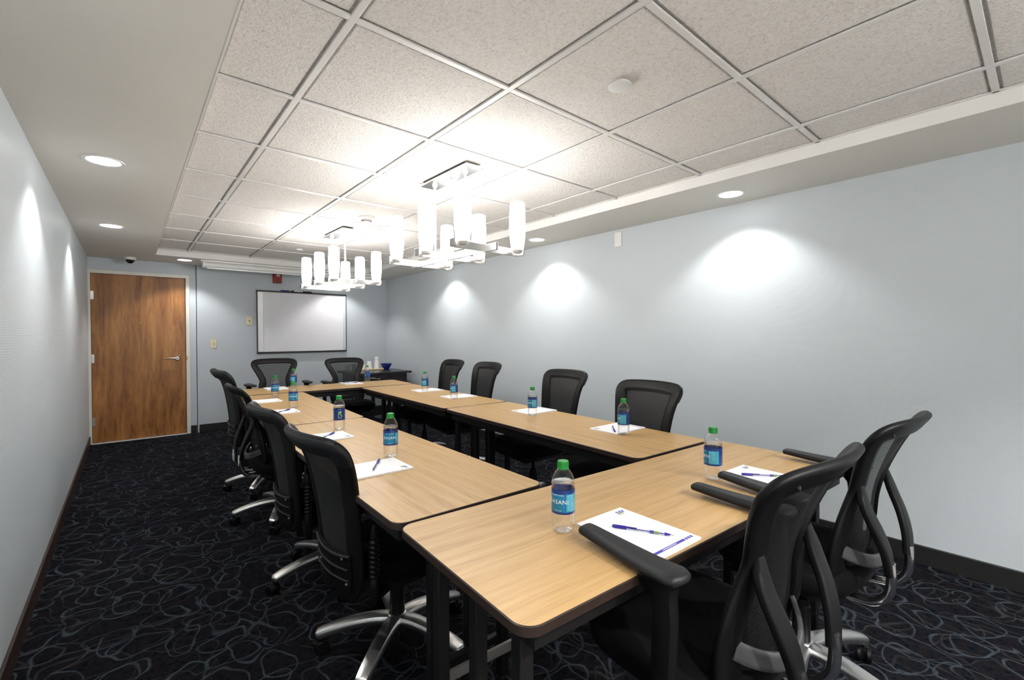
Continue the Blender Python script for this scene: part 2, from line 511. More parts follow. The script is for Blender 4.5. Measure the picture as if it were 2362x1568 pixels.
# baseboards
def baseboard(name, c, d, mat, label, rz=0):
    m = MB(); m.box((0, 0, 0), d)
    o = m.build(name, mat, loc=c, rz=rz, bevel=.003)
    return struct(o, label, 'baseboard')
baseboard('baseboard_left', (XL + .006, (YF + YB) / 2, .05), (YB - YF, .012, .10), MAT['baseboard_wood'], 'brown wood baseboard along the left wall', PI / 2)
baseboard('baseboard_right', (XR - .007, (YF + YB) / 2, .05), (YB - YF - .06, .014, .105), MAT['black_rubber'], 'black baseboard along the right wall', PI / 2)
baseboard('baseboard_back', ((.705 + XR) / 2, YB2 - .006, .052), (XR - .705 - .03, .012, .105), MAT['black_rubber'], 'black baseboard along the end wall under the whiteboard')
baseboard('baseboard_door', ((DX1 + FR + .698) / 2 - .001, YB - .006, .05), (.698 - DX1 - FR - .004, .012, .10), MAT['black_rubber'], 'short black baseboard between door frame and wall corner')

# ------------------------------------------------------------------ ceiling: soffit ring, tray, grid, tiles
ceil = struct(link('ceiling', None, None, (0, 0, 0)), 'dropped ceiling with textured white tiles set in a shallow tray', 'ceiling')
so = MB()
def slab(m, x0, x1, y0, y1, z0, z1): m.box(((x0 + x1) / 2, (y0 + y1) / 2, (z0 + z1) / 2), (x1 - x0, y1 - y0, z1 - z0))
slab(so, XL - .1, TX0, YF - .1, YB + .1, ZS, ZS + .16)
slab(so, TX1, XR + .1, YF - .1, YB + .1, ZS, ZS + .16)
slab(so, TX0, TX1, TY1, YB + .1, ZS, ZS + .16)
slab(so, TX0, TX1, YF - .1, TY0, ZS, ZS + .16)
so.build('soffit', MAT['soffit_paint'], ceil, smooth=0)
slabm = MB(); slab(slabm, TX0 - .05, TX1 + .05, TY0 - .05, TY1 + .05, ZT + .06, ZT + .12)
slabm.build('deck', MAT['fascia_paint'], ceil, smooth=0)
for nm, a in (('fascia', (TX1 - .006, TX1 + .001, TY0, TY1)), ('fascia', (TX0 - .001, TX0 + .006, TY0, TY1)),
              ('fascia', (TX0, TX1, TY1 - .006, TY1 + .001)), ('fascia', (TX0, TX1, TY0 - .001, TY0 + .006))):
    m = MB(); slab(m, *a, ZS - .001, ZT + .03); m.build(nm, MAT['fascia_paint'], ceil, smooth=0)
xs = [TX0 + .006] + [GX + k * TILE_X for k in range(4)] + [TX1 - .006]
ys = [TY0 + .006] + [GY + j * TILE_Y for j in range(-3, 9)] + [TY1 - .006]
RW = .012                                                     # half width of the grid rail face
tile_cache = {}
for i in range(len(xs) - 1):
    for j in range(len(ys) - 1):
        wx_, wy_ = xs[i + 1] - xs[i], ys[j + 1] - ys[j]
        if wy_ < .03: continue
        key = (round(wx_, 4), round(wy_, 4))
        if key not in tile_cache:
            hx, hy = wx_ / 2 - .002, wy_ / 2 - .002
            ix, iy = hx - .016, hy - .016
            m = MB()
            # tegular tile: edge ledge rests on the rail, field drops almost to the rail face
            zs_ = [(.014, hx, hy), (.014, ix, iy), (.004, ix - .006, iy - .006)]
            vs = [(sx * a, sy * b, z) for (z, a, b) in zs_ for sx, sy in ((-1, -1), (1, -1), (1, 1), (-1, 1))]
            vs += [(sx * hx, sy * hy, .03) for sx, sy in ((-1, -1), (1, -1), (1, 1), (-1, 1))]
            fs = [(11, 10, 9, 8)]
            for r in range(2):
                for k in range(4):
                    k2 = (k + 1) % 4
                    fs.append((r * 4 + k2, r * 4 + k, (r + 1) * 4 + k, (r + 1) * 4 + k2))
            for k in range(4):
                k2 = (k + 1) % 4; fs.append((k, k2, 12 + k2, 12 + k))
            fs.append((12, 13, 14, 15))
            m.add(vs, fs)
            tile_cache[key] = m.mesh('ceiling_tile', MAT['acoustic_tile'], 0)
        link('ceiling_tile', tile_cache[key], ceil, ((xs[i] + xs[i + 1]) / 2, (ys[j] + ys[j + 1]) / 2, ZT))
def rail(x0, x1, y0, y1):
    m = MB(); slab(m, x0, x1, y0, y1, ZT - .001, ZT + .007)
    m.build('grid_rail', MAT['grid_metal'], ceil, smooth=0, bevel=.0015)
for x in xs[1:-1]: rail(x - RW, x + RW, ys[0], ys[-1])
for y in ys[1:-1]:
    for i in range(len(xs) - 1): rail(xs[i] + (RW if i else 0), xs[i + 1] - (RW if i < len(xs) - 2 else 0), y - RW, y + RW)
rail(xs[0], xs[0] + .014, ys[0], ys[-1]); rail(xs[-1] - .014, xs[-1], ys[0], ys[-1])
rail(xs[0], xs[-1], ys[-1] - .014, ys[-1])

# ------------------------------------------------------------------ door
door = struct(link('door_1', None, None, ((DX0 + DX1) / 2, YB, 0)), 'brown wood-veneer door with lever handle in a cream frame', 'door')
dw = DX1 - DX0
m = MB(); m.box((0, 0, 0), (dw - .006, .044, DZ - .012)); m.build('leaf', MAT['door_veneer'], door, (0, .034, DZ / 2 + .005), bevel=.002)
fm = MB()
fm.box((-dw / 2 - .0125, .015, DZ / 2), (.025, .075, DZ))
fm.box((dw / 2 + FR / 2, .015, DZ / 2), (FR, .075, DZ))
fm.box((.0085, .015, DZ + FR / 2), (dw + FR + .025, .075, FR))
fm.build('door_frame', MAT['door_frame_paint'], door, smooth=0, bevel=.003)
m = MB(); m.box((0, -.002, .004), (dw, .06, .008)); m.build('threshold', MAT['light_aluminium'], door, smooth=0)
for hz in (1.779, 1.021, .268):
    m = MB(); m.lathe([(.008, -.055), (.008, .055)], 10); m.box((.018, .004, 0), (.03, .003, .10)); m.build('hinge', MAT['brushed_nickel'], door, (-dw / 2 - .006, -.012 + .02, hz))
hd = link('handle', None, door, (.472 - (DX0 + DX1) / 2 + .02, .012, 1.0))
m = MB(); m.lathe([(.0, -.028), (.02, -.028), (.031, -.012), (.033, 0)], 20, M=Matrix.Rotation(-PI / 2, 3, 'X')); m.build('rose', MAT['brushed_nickel'], hd)
m = MB(); m.sweep(catmull([(0, -.02, 0), (0, -.05, 0), (-.03, -.058, .002), (-.08, -.056, .002), (-.135, -.05, -.004)], 6), (0, 0, 1), .009, .008, PROF_O)
m.build('lever', MAT['brushed_nickel'], hd)
m = MB(); m.box((0, 0, 0), (.012, .004, .06)); m.build('strike_plate', MAT['brass'], door, (dw / 2 + .008, -.024, 1.0))
m = MB(); m.lathe([(.007, 0), (.007, .006)], 12, M=Matrix.Rotation(PI / 2, 3, 'X')); m.build('peephole', MAT['brass'], door, (.0, .012, 1.46))
for o in door.children:
    pass

# ------------------------------------------------------------------ downlights
lens_m = MB(); lens_m.lathe([(.0, .0), (.072, .0)], 32, cap0=False, cap1=False); lens_me = lens_m.mesh('lens', MAT['lit_lens'])
ring_m = MB(); ring_m.lathe([(.072, .002), (.0735, -.004), (.088, -.0055), (.090, -.001)], 40, cap0=False, cap1=False); ring_me = ring_m.mesh('trim_ring', MAT['white_plastic'])
def downlight(x, y, label, watts=DOWN_W):
    t = thing('downlight', label, 'light', (x, y, ZS), 0, 'recessed round ceiling downlights')
    link('trim_ring', ring_me, t)
    lo = link('lens', lens_me, t, (0, 0, -.0012)); lo.rotation_euler = (PI, 0, 0)
    ld = bpy.data.lights.new('downlight_lamp', 'SPOT'); ld.energy = watts; ld.spot_size = math.radians(116); ld.spot_blend = .48
    ld.shadow_soft_size = .035; ld.color = (1.0, .985, .965)
    link('lamp', ld, t, (0, 0, -.012))
for x, y, lb in ((-.09, 3.297, 'round recessed downlight on the left, the largest one in view'),
                 (-.10, 5.188, 'round recessed downlight on the left, second from the viewer'),
                 (.548, 6.943, 'small round recessed downlight above the wooden door'),
                 (3.115, 1.399, 'round recessed downlight on the right nearest the viewer'),
                 (3.110, 3.297, 'round recessed downlight on the right beside the front chandelier'),
                 (3.105, 5.19, 'recessed downlight on the right hidden behind the front chandelier'),
                 (2.55, 6.943, 'recessed downlight above the whiteboard behind the rear chandelier'),
                 (-.09, 1.40, 'round recessed downlight on the left just outside the picture'),
                 (.25, -.95, 'added unseen fill downlight behind the viewer near the left wall'),
                 (1.1, -.95, 'added unseen fill downlight behind the viewer in the middle'),
                 (1.95, -.95, 'added unseen fill downlight behind the viewer near the right wall')):
    downlight(x, y, lb, DOWN_W if y > 0 else DOWN_W * 5.2)  # the three behind the viewer are added, stronger, to brighten the near end

# ------------------------------------------------------------------ chandeliers
def chandelier(cx, cy, label):
    zb = 1.757
    t = thing('chandelier', label, 'chandelier', (cx, cy, zb), math.radians(1.0), 'chandeliers')
    top = ZT - zb
    m = MB(); m.box((0, 0, top - .006), (.10, .46, .012)); m.build('canopy_back', MAT['black_steel'], t, smooth=0)
    m = MB(); m.box((.005, 0, top - .020), (.125, .53, .012)); m.build('canopy', MAT['brushed_nickel'], t, bevel=.002)
    m = MB(); m.lathe([(.0, -.012), (.009, -.010), (.012, 0)], 16, c=(.005, -.02, top - .026)); m.build('finial', MAT['brushed_nickel'], t)
    for y in (-.171, .171):
        m = MB(); m.lathe([(.0075, .02), (.0075, top - .03)], 12, c=(0, y, 0)); m.lathe([(.012, top - .045), (.018, top - .026)], 14, c=(0, y, 0)); m.build('stem', MAT['white_plastic'], t)
    m = MB(); m.box((0, 0, .021), (.014, .94, .042)); m.build('main_bar', MAT['brushed_nickel'], t, bevel=.001)
    for y in (-.375, 0, .375):
        m = MB()
        for s in (-1, 1):
            m.box((s * .126, y, .021), (.238, .010, .042))
            m.box((s * .243, y - .024, .021), (.008, .048, .042))
        cb = m.build('cross_bar', MAT['brushed_nickel'], t, bevel=.001)
        for s in (-1, 1):
            c = MB(); c.lathe([(.022, .010), (.031, .018), (.034, .027)], 24, c=(s * .195, y - .046, 0)); c.build('socket_cup', MAT['light_aluminium'], cb)
            gl = MB(); gl.lathe([(.0, .024), (.033, .0245), (.0365, .04), (.0435, .09), (.047, .15), (.046, .22), (.0435, .29), (.0415, .303), (.036, .306), (.0, .304)], 32, c=(s * .195, y - .046, 0), cap0=False, cap1=False)
            gl.build('glass_shade', MAT['lit_glass'], t)
    return t
chandelier(1.553, 2.445, 'front chandelier with six glowing white glass cylinders on nickel bars')
chandelier(1.572, 4.475, 'rear chandelier with six glowing white glass cylinders near the whiteboard')

# ------------------------------------------------------------------ ceiling fittings
def sprinkler(x, y, label):
    m = MB(); m.lathe([(.0, -.012), (.042, -.012), (.0465, -.009), (.0465, -.004), (.038, -.004), (.038, .006)], 36)
    tag(m.build('sprinkler_cover', MAT['white_plastic'], None, (x, y, ZT)), label, 'sprinkler', 'concealed sprinkler covers')
sprinkler(1.533, 1.133, 'round white sprinkler cover on the nearest ceiling tiles')
sprinkler(1.546, 5.70, 'small round sprinkler cover on the far ceiling tiles beyond the rear chandelier')
sd = thing('smoke_detector', 'white round smoke detector on the ceiling between the two chandeliers', 'detector', (1.577, 3.806, ZT))
m = MB(); m.lathe([(.07, .004), (.07, -.008), (.058, -.018), (.052, -.02)], 36); m.build('base', MAT['white_plastic'], sd)
m = MB(); m.lathe([(.042, -.02), (.042, -.036), (.036, -.046), (.0, -.05)], 32, cap1=False); dome = m.build('sensor_head', MAT['white_plastic'], sd)
m = MB()
for k in range(20):
    a = 2 * PI * k / 20; m.box((.042 * math.cos(a), .042 * math.sin(a), -.030), (.004, .007, .009), rz=a)
m.build('vent_slots', MAT['black_trim'], dome)
dc = thing('dome_camera', 'small black dome camera in a white mount above the door', 'camera', (.03, 7.12, ZS))
m = MB(); m.lathe([(.058, .0), (.058, -.022), (.052, -.03)], 32); m.build('mount', MAT['white_plastic'], dc)
m = MB(); m.lathe([(.043 * math.cos(a), -.03 - .043 * math.sin(a)) for a in [k * PI / 2 / 8 for k in range(9)]], 28, cap1=False); m.build('dome', MAT['dome_black'], dc)

# projection screen case
ps = thing('projector_screen', 'long white roll-up projection screen case under the ceiling at the end wall', 'screen', (1.80, 6.80, ZS))
m = MB(); m.box((0, .0, -.01), (2.2, .05, .02)); m.build('mounting_rail', MAT['white_plastic'], ps, smooth=0)
m = MB(); m.sweep([(-1.07, 0, -.056), (1.07, 0, -.056)], (0, 0, 1), .042, .036, PROF_RR); m.build('case', MAT['white_plastic'], ps, smooth=60)
for s in (-1, 1):
    m = MB(); m.box((s * 1.076, 0, -.05), (.016, .092, .088)); m.build('end_cap', MAT['white_plastic'], ps, bevel=.006)
m = MB(); m.box((0, -.012, -.096), (2.08, .018, .014)); m.build('pull_bar', MAT['light_aluminium'], ps, smooth=0)

# ------------------------------------------------------------------ whiteboard and wall fittings
WX0, WX1, WZ0, WZ1 = 1.408, 2.682, 1.035, 1.942
wbd = thing('whiteboard', 'wide whiteboard with black top and bottom rails on the end wall', 'whiteboard', ((WX0 + WX1) / 2, YB2, (WZ0 + WZ1) / 2))
ww, wh = WX1 - WX0, WZ1 - WZ0
m = MB(); m.box((0, -.012, 0), (ww - .012, .024, wh - .03)); m.build('panel', MAT['whiteboard_surface'], wbd, smooth=0)
m = MB(); m.box((0, -.021, wh / 2 - .010), (ww, .042, .022)); m.build('top_rail', MAT['black_trim'], wbd, bevel=.003)
m = MB(); m.box((0, -.021, -wh / 2 + .010), (ww, .042, .022)); m.build('bottom_rail', MAT['black_trim'], wbd, bevel=.003)
m = MB(); m.box((-ww / 2 + .045, -.016, 0), (.072, .032, wh - .044)); m.build('side_panel', MAT['light_aluminium'], wbd, bevel=.004)
m = MB(); m.box((ww / 2 - .028, -.016, 0), (.044, .032, wh - .044)); m.build('side_panel', MAT['light_aluminium'], wbd, bevel=.004)
m = MB(); m.box((-ww / 2 + .004, -.02, 0), (.008, .04, wh)); m.box((ww / 2 - .003, -.02, 0), (.006, .04, wh)); m.build('side_rail', MAT['black_trim'], wbd, smooth=0)
m = MB(); m.box((ww / 2 - .028, -.0325, -wh / 2 + .05), (.018, .001, .008)); m.build('maker_mark', MAT['black_trim'], wbd, smooth=0)
def marker(x, mat, capmat, label):
    t = thing('marker', label, 'marker', (x, YB2 - .022, WZ1 + .009), 0, 'markers on the whiteboard')
    R = Matrix.Rotation(PI / 2, 3, 'Y')
    m = MB(); m.lathe([(.008, -.025), (.0085, .05), (.007, .055)], 14, M=R); m.build('barrel', mat, t)
    m = MB(); m.lathe([(.0075, -.068), (.009, -.06), (.009, -.025)], 14, M=R); m.build('cap', capmat, t)
marker(1.79, MAT['marker_blue'], MAT['marker_blue'], 'blue marker lying on the top rail of the whiteboard')
marker(1.93, MAT['white_plastic'], MAT['black_trim'], 'black-capped marker on the whiteboard rail right of the blue marker')
marker(2.10, MAT['black_trim'], MAT['black_trim'], 'all-black marker on the whiteboard rail below the rear chandelier')

fa = thing('fire_alarm', 'red fire alarm strobe on the end wall above the whiteboard', 'alarm', (1.678, YB2, 2.13))
m = MB(); m.box((0, -.02, 0), (.118, .04, .148)); m.build('housing', MAT['red_plastic'], fa, bevel=.006)
m = MB(); m.box((.008, -.05, .036), (.058, .024, .036)); m.build('strobe', MAT['clear_glass'], fa, bevel=.006)
m = MB(); m.box((.008, -.042, .036), (.05, .006, .03)); m.build('reflector', MAT['white_plastic'], fa, smooth=0)
m = MB()
for k in range(4): m.box((0, -.041, -.025 - .012 * k), (.07, .003, .004))
m.build('horn_slots', MAT['black_trim'], fa, smooth=0)
def plate(name, label, cat, x, z, ww_, hh_, mat, toggle):
    t = thing(name, label, cat, (x, YB2, z))
    m = MB(); m.box((0, -.003, 0), (ww_, .006, hh_)); m.build('plate', mat, t, bevel=.002)
    if toggle:
        m = MB(); m.box((0, -.010, .004), (.010, .016, .022), M=Matrix.Rotation(.35, 3, 'X')); m.build('toggle', mat, t, bevel=.001)
    else:
        m = MB(); m.lathe([(.009, .0), (.009, .008), (.005, .010)], 14, c=(0, -.006, 0), M=Matrix.Rotation(PI / 2, 3, 'X')); m.build('jack', MAT['brass'], t)
    for s in (-1, 1):
        m = MB(); m.lathe([(.0035, 0), (.0035, .0015)], 10, c=(0, -.006, s * hh_ * (.44 if not toggle else .3)), M=Matrix.Rotation(PI / 2, 3, 'X')); m.build('screw', MAT['brushed_nickel'], t)
plate('light_switch', 'cream light switch plate with toggle right of the door', 'switch', .888, 1.182, .072, .118, MAT['cream_plastic'], True)
plate('wall_jack', 'cream wall plate with a round jack left of the whiteboard', 'wall plate', 1.316, 1.50, .075, .122, MAT['cream_plastic'], False)
bp_ = thing('wall_plate', 'white blank cover plate high on the right wall', 'wall plate', (XR, 2.52, 2.143))
m = MB(); m.box((-.004, 0, 0), (.008, .076, .13)); m.build('plate', MAT['white_plastic'], bp_, bevel=.003)
for s in (-1, 1):
    m = MB(); m.lathe([(.0035, 0), (.0035, .002)], 10, c=(-.007, 0, s * .045), M=Matrix.Rotation(-PI / 2, 3, 'Y')); m.build('screw', MAT['grid_metal'], bp_)

# ------------------------------------------------------------------ tables
def table(cx, cy, ang, L, D, label, inset=.13):
    t = thing('conference_table', label, 'table', (cx, cy, 0), math.radians(ang), 'conference tables set in a rectangle')
    n = 8
    poly = rrect(L, D, .045)
    m = MB()
    N = len(poly)
    inn = rrect(L - .006, D - .006, .042)
    # laminate top face with its dark edge band as a second material
    vs = [(x, y, TH) for x, y in inn] + [(x, y, TH - .002) for x, y in poly] + [(x, y, TH - .021) for x, y in poly] + [(x, y, TH - .023) for x, y in inn]
    m.add(vs[:N], [tuple(range(N))])
    m.build('tabletop', MAT['table_laminate'], t, smooth=0)
    e = MB()
    fs = []
    for r in range(3):
        for k in range(N):
            k2 = (k + 1) % N
            fs.append((r * N + k2, r * N + k, (r + 1) * N + k, (r + 1) * N + k2))
    fs.append(tuple(3 * N + k for k in range(N))[::-1])
    e.add(vs, fs); e.build('edge_band', MAT['table_edge'], t, smooth=50)
    a = MB()
    for s in (-1, 1):
        a.box((0, s * (D / 2 - .045), TH - .048), (L - .10, .022, .05))
        a.box((s * (L / 2 - .06), 0, TH - .048), (.022, D - .11, .05))
    a.build('apron', MAT['black_steel'], t, smooth=0)
    for s in (-1, 1):
        x = s * (L / 2 - inset)
        for y in ((-.19, .10) if inset > .1 else (-.175, .19)):
            lg = MB(); lg.box((x, y, TH / 2 - .02), (.036, .036, TH - .06)); g = lg.build('leg', MAT['black_steel'], t, bevel=.004)
            ft = MB(); ft.lathe([(.016, 0), (.02, .004), (.02, .012)], 14, c=(x, y, 0)); ft.build('glide', MAT['black_rubber'], g)
        cb = MB(); cb.box((x, -.045 if inset > .1 else .0075, .16), (.026, .255 if inset > .1 else .33, .026)); cb.build('crossbar', MAT['black_steel'], t, bevel=.003)
        mp = MB(); mp.box((x, -.045 if inset > .1 else 0, .44), (.034, .034, .51)); mp.build('folding_post', MAT['black_steel'], t, bevel=.003)
        br = MB()
        if inset > .1: br.bar((x, .02, .40), (x - s * .30, .02, TH - .06), .022, .012)
        else: br.bar((x, .215, .30), (x - s * .36, .215, .30), .010, .03); br.build('brace', MAT['brace_steel'], t, smooth=0)
    return t
TBL = {'N': (1.435, .862, -3.1, 1.74, .585), 'L1': (.893, 2.085, 88.7, 1.765, .585), 'L2': (.965, 3.842, 87.2, 1.735, .58),
       'B': (1.605, 5.005, -3.0, 1.775, .585), 'R2': (2.122, 3.775, 88.0, 1.75, .59), 'R1': (2.04, 2.018, 87.1, 1.74, .585)}
table(*TBL['N'], 'light wood table closest to the viewer, with two armchairs pulled up to it', .085)
table(*TBL['L1'], 'light wood table on the left, nearer of the two along the aisle')
table(*TBL['L2'], 'light wood table on the left, farther of the two along the aisle')
table(*TBL['B'], 'light wood table at the far end in front of the whiteboard')
table(*TBL['R2'], 'light wood table on the right, farther of the two along the wall')
table(*TBL['R1'], 'light wood table on the right, nearer of the two along the wall')

# ------------------------------------------------------------------ chairs
def outline(half, n=5):
    r = catmull([(x, z, 0) for x, z in half], n)
    pts = [(p.x, p.y) for p in r]
    return pts + [(-x, z) for x, z in pts[::-1][1:-1]]
class Back:
    def __init__(s, half, prof, wrap):
        s.half = half; s.pts = outline(half); s.prof = spl(prof); s.wrap = wrap
        rp = catmull([(x, z, 0) for x, z in half], 12)
        s.rz = [p.y for p in rp]; s.rx = [p.x for p in rp]
        s.z0, s.z1 = min(s.rz), max(s.rz)
    def P(s, x, z, off=0.0):
        p = Vector((x, s.prof(z) + s.wrap * (x / .24) ** 2, z))
        return p + s.N(x, z) * off
    def N(s, x, z):
        e = .01
        a = Vector((0, s.prof(z + e) - s.prof(z - e), 2 * e))
        b = Vector((2 * e, s.wrap * (((x + e) / .24) ** 2 - ((x - e) / .24) ** 2), 0))
        return a.cross(b).normalized() * -1         # points backwards (-y)
    def hw(s, z): return float(np.interp(z, s.rz, s.rx))
    def panel(s, inset, z0, z1, off, nu=14, nv=26):
        m = MB()
        zs_ = [z0 + (z1 - z0) * (1 - math.cos(PI * k / nv)) / 2 for k in range(nv + 1)]
        def fn(u, v):
            z = zs_[int(round(v * nv))]
            h = max(.004, s.hw(z) - inset)
            return s.P((u * 2 - 1) * h, z, off)
        return m.grid(fn, nu, nv)
    def frame(s, hw, hd, off=0.0, scale=1.0):
        path = [s.P(x, z, off) for x, z in s.pts]
        ns = [s.N(x, z) for x, z in s.pts]
        ws = [hw(z) if callable(hw) else hw for x, z in s.pts]
        return MB().sweep(path, ns, ws, hd, PROF_SQ, True)

BA = Back([(0, .452), (.09, .458), (.132, .484), (.172, .545), (.170, .63), (.140, .72), (.132, .79), (.160, .862), (.192, .925), (.206, .962), (.196, .985), (.15, .996), (.08, .999), (0, 1.0)],
          [(.44, -.165), (.52, -.18), (.62, -.195), (.72, -.205), (.80, -.225), (.88, -.258), (.95, -.297), (1.03, -.352)], .045)
BB = Back([(0, .372), (.10, .374), (.128, .385), (.144, .43), (.150, .55), (.161, .68), (.177, .80), (.194, .88), (.197, .908), (.180, .925), (.11, .931), (0, .933)],
          [(.36, -.262), (.46, -.268), (.58, -.278), (.70, -.296), (.80, -.318), (.88, -.350), (.96, -.402)], .060)

def cushion(wd, dp, th, c, e=3.2, crown=.012, front=.02):
    m = MB(); rows = []
    n = 40
    levels = [(-.5, .86), (-.46, .94), (-.3, .99), (0, 1.0), (.25, .995), (.40, .965), (.48, .90), (.5, .82), (.52, .55), (.53, .2)]
    vs, fs = [], []
    for (lz, k) in levels:
        for i in range(n):
            a = 2 * PI * i / n; ca, sa = math.cos(a), math.sin(a)
            r = (abs(ca) ** e + abs(sa) ** e) ** (-1 / e)
            x, y = ca * r * wd / 2 * k, sa * r * dp / 2 * k
            z = lz * th - (front * max(0, (y / (dp / 2)) - .4) ** 2 * 2.5 if lz > 0 else 0)
            if lz > .4: z += -crown * .5 * (1 - abs(x) / (wd / 2)) + crown * .5
            vs.append((c[0] + x, c[1] + y, c[2] + z))
    L_ = len(levels)
    for i in range(L_ - 1):
        for k in range(n):
            k2 = (k + 1) % n; fs.append((i * n + k, i * n + k2, (i + 1) * n + k2, (i + 1) * n + k))
    fs.append(tuple(range(n))[::-1]); fs.append(tuple((L_ - 1) * n + k for k in range(n)))
    return m.add(vs, fs)

CH = {}     # mesh library: part list per chair kind -> (name, mesh, moves_up, sub-parts)
def lib_base():
    out = []
    arm = MB()
    P = [(.035, 0, .118), (.09, 0, .122), (.17, 0, .116), (.25, 0, .100), (.30, 0, .085), (.318, 0, .077)]
    arm.sweep(catmull(P, 4), (0, 0, 1), [x for x in np.interp(np.linspace(0, 1, 21), [0, .3, .9, 1], [.032, .030, .025, .015])], [x for x in np.interp(np.linspace(0, 1, 21), [0, .5, .9, 1], [.022, .018, .017, .012])], PROF_RR)
    arm_me = arm.mesh('base_leg', MAT['polished_aluminium'], 50)
    hood = MB(); hood.lathe([(.012, .052), (.022, .050), (.024, .040), (.010, .034)], 14); hood.lathe([(.006, .04), (.006, .075)], 8)
    hood.box((0, -.006, .034), (.014, .046, .026))
    hood_me = hood.mesh('caster', MAT['black_plastic'])
    wh = MB(); wh.lathe([(.012, -.009), (.024, -.009), (.0275, -.005), (.0275, .005), (.024, .009), (.012, .009)], 20, M=Matrix.Rotation(PI / 2, 3, 'Y'))
    wh_me = wh.mesh('wheel', MAT['black_plastic'])
    hub = MB(); hub.lathe([(.034, .095), (.048, .10), (.048, .128), (.036, .140), (.03, .142)], 28)
    hub_me = hub.mesh('base_hub', MAT['polished_aluminium'])
    col = MB(); col.lathe([(.030, .10), (.030, .27), (.026, .275), (.026, .30), (.015, .305), (.015, .40)], 22)
    col_me = col.mesh('gas_column', MAT['black_plastic'])
    return arm_me, hood_me, wh_me, hub_me, col_me
BASE = lib_base()

def parts_A():
    P = []
    def add(name, mb, mat, sm=50, subs=()): P.append((name, mb.mesh(name, MAT[mat], sm), [(n_, b_.mesh(n_, MAT[mt], sm)) for n_, b_, mt in subs]))
    add('seat', cushion(.49, .47, .085, (0, .03, .468)), 'seat_fabric')
    pan = MB(); pan.prism([(x, y + .02) for x, y in rrect(.40, .38, .08)], .405, .428); pan.box((0, -.01, .385), (.16, .24, .05))
    add('seat_pan', pan, 'black_plastic')
    add('mesh_panel', BA.panel(.012, BA.z0 + .012, BA.z1 - .012, 0.0), 'mesh_fabric')
    add('back_frame', BA.frame(lambda z: .034 - .002 * max(0, min(1, (z - .8) / .2)), .0105), 'black_plastic',
        subs=[('bolt', MB().lathe([(.006, 0), (.005, .004)], 10, c=BA.P(s * .17, .988, .010), M=Matrix.Rotation(PI / 2, 3, 'X')), 'grey_plastic') for s in (-1, 1)])
    for s in (-1, 1):
        pth = catmull([(s * .135, BA.prof(.80) + .010, .80), (s * .142, -.235, .735), (s * .134, -.262, .668), (s * .119, -.280, .605), (s * .105, -.287, .540)], 5)
        m = MB(); m.sweep(pth, (0, -1, .3), list(np.interp(np.linspace(0, 1, len(pth)), [0, .2, .6, 1], [.014, .026, .031, .027])), .0105, PROF_SQ)
        add('back_support', m, 'black_plastic')
        m = MB(); m.tube(catmull([(s * .103, -.287, .57), (s * .103, -.290, .52), (s * .101, -.282, .47), (s * .098, -.25, .432), (s * .093, -.20, .420), (s * .088, -.05, .415), (s * .085, .06, .41)], 5), .014, 14)
        add('support_tube', m, 'chrome', 60)
    xs_ = np.linspace(-.158, .158, 17)
    m = MB(); m.sweep([BA.P(x, .545 + 1.6 * x * x, .006 + .05 * (1 - (x / .158) ** 2)) for x in xs_], (0, -1, 0), .021, .007, PROF_SQ); add('lumbar_bracket', m, 'bracket_grey')
    m = MB(); m.lathe([(.018, -.02), (.026, -.018), (.026, .018), (.02, .022)], 20, c=(.17, .10, .39), M=Matrix.Rotation(PI / 2, 3, 'Y')); add('tension_knob', m, 'chrome')
    return P
def parts_arms():
    P = []
    for s in (-1, 1):
        m = MB()
        pth = catmull([(s * .19, -.03, .415), (s * .25, -.05, .42), (s * .286, -.075, .46), (s * .291, -.085, .56), (s * .290, -.088, .68), (s * .287, -.07, .752)], 5)
        m.sweep(pth, (0, 1, 0), list(np.interp(np.linspace(0, 1, len(pth)), [0, .5, .85, 1], [.018, .020, .02, .026])), list(np.interp(np.linspace(0, 1, len(pth)), [0, .5, .85, 1], [.03, .026, .028, .055])), PROF_RR)
        post = m.mesh('arm_post', MAT['black_plastic'], 50)
        m = MB()
        pth = catmull([(s * .292, -.138, .766), (s * .290, -.11, .763), (s * .284, -.03, .762), (s * .277, .07, .766), (s * .273, .15, .771), (s * .273, .172, .771)], 6)
        u = np.linspace(0, 1, len(pth))
        m.sweep(pth, (0, 0, 1), list(np.interp(u, [0, .06, .2, .45, .7, .93, 1], [.012, .030, .041, .036, .028, .024, .010])), list(np.interp(u, [0, .06, .2, .9, 1], [.006, .011, .014, .011, .006])), PROF_RR)
        pad = m.mesh('armrest', MAT['grey_plastic'], 60)
        P.append(('arm_post', post, [])); P.append(('armrest', pad, []))
    return P
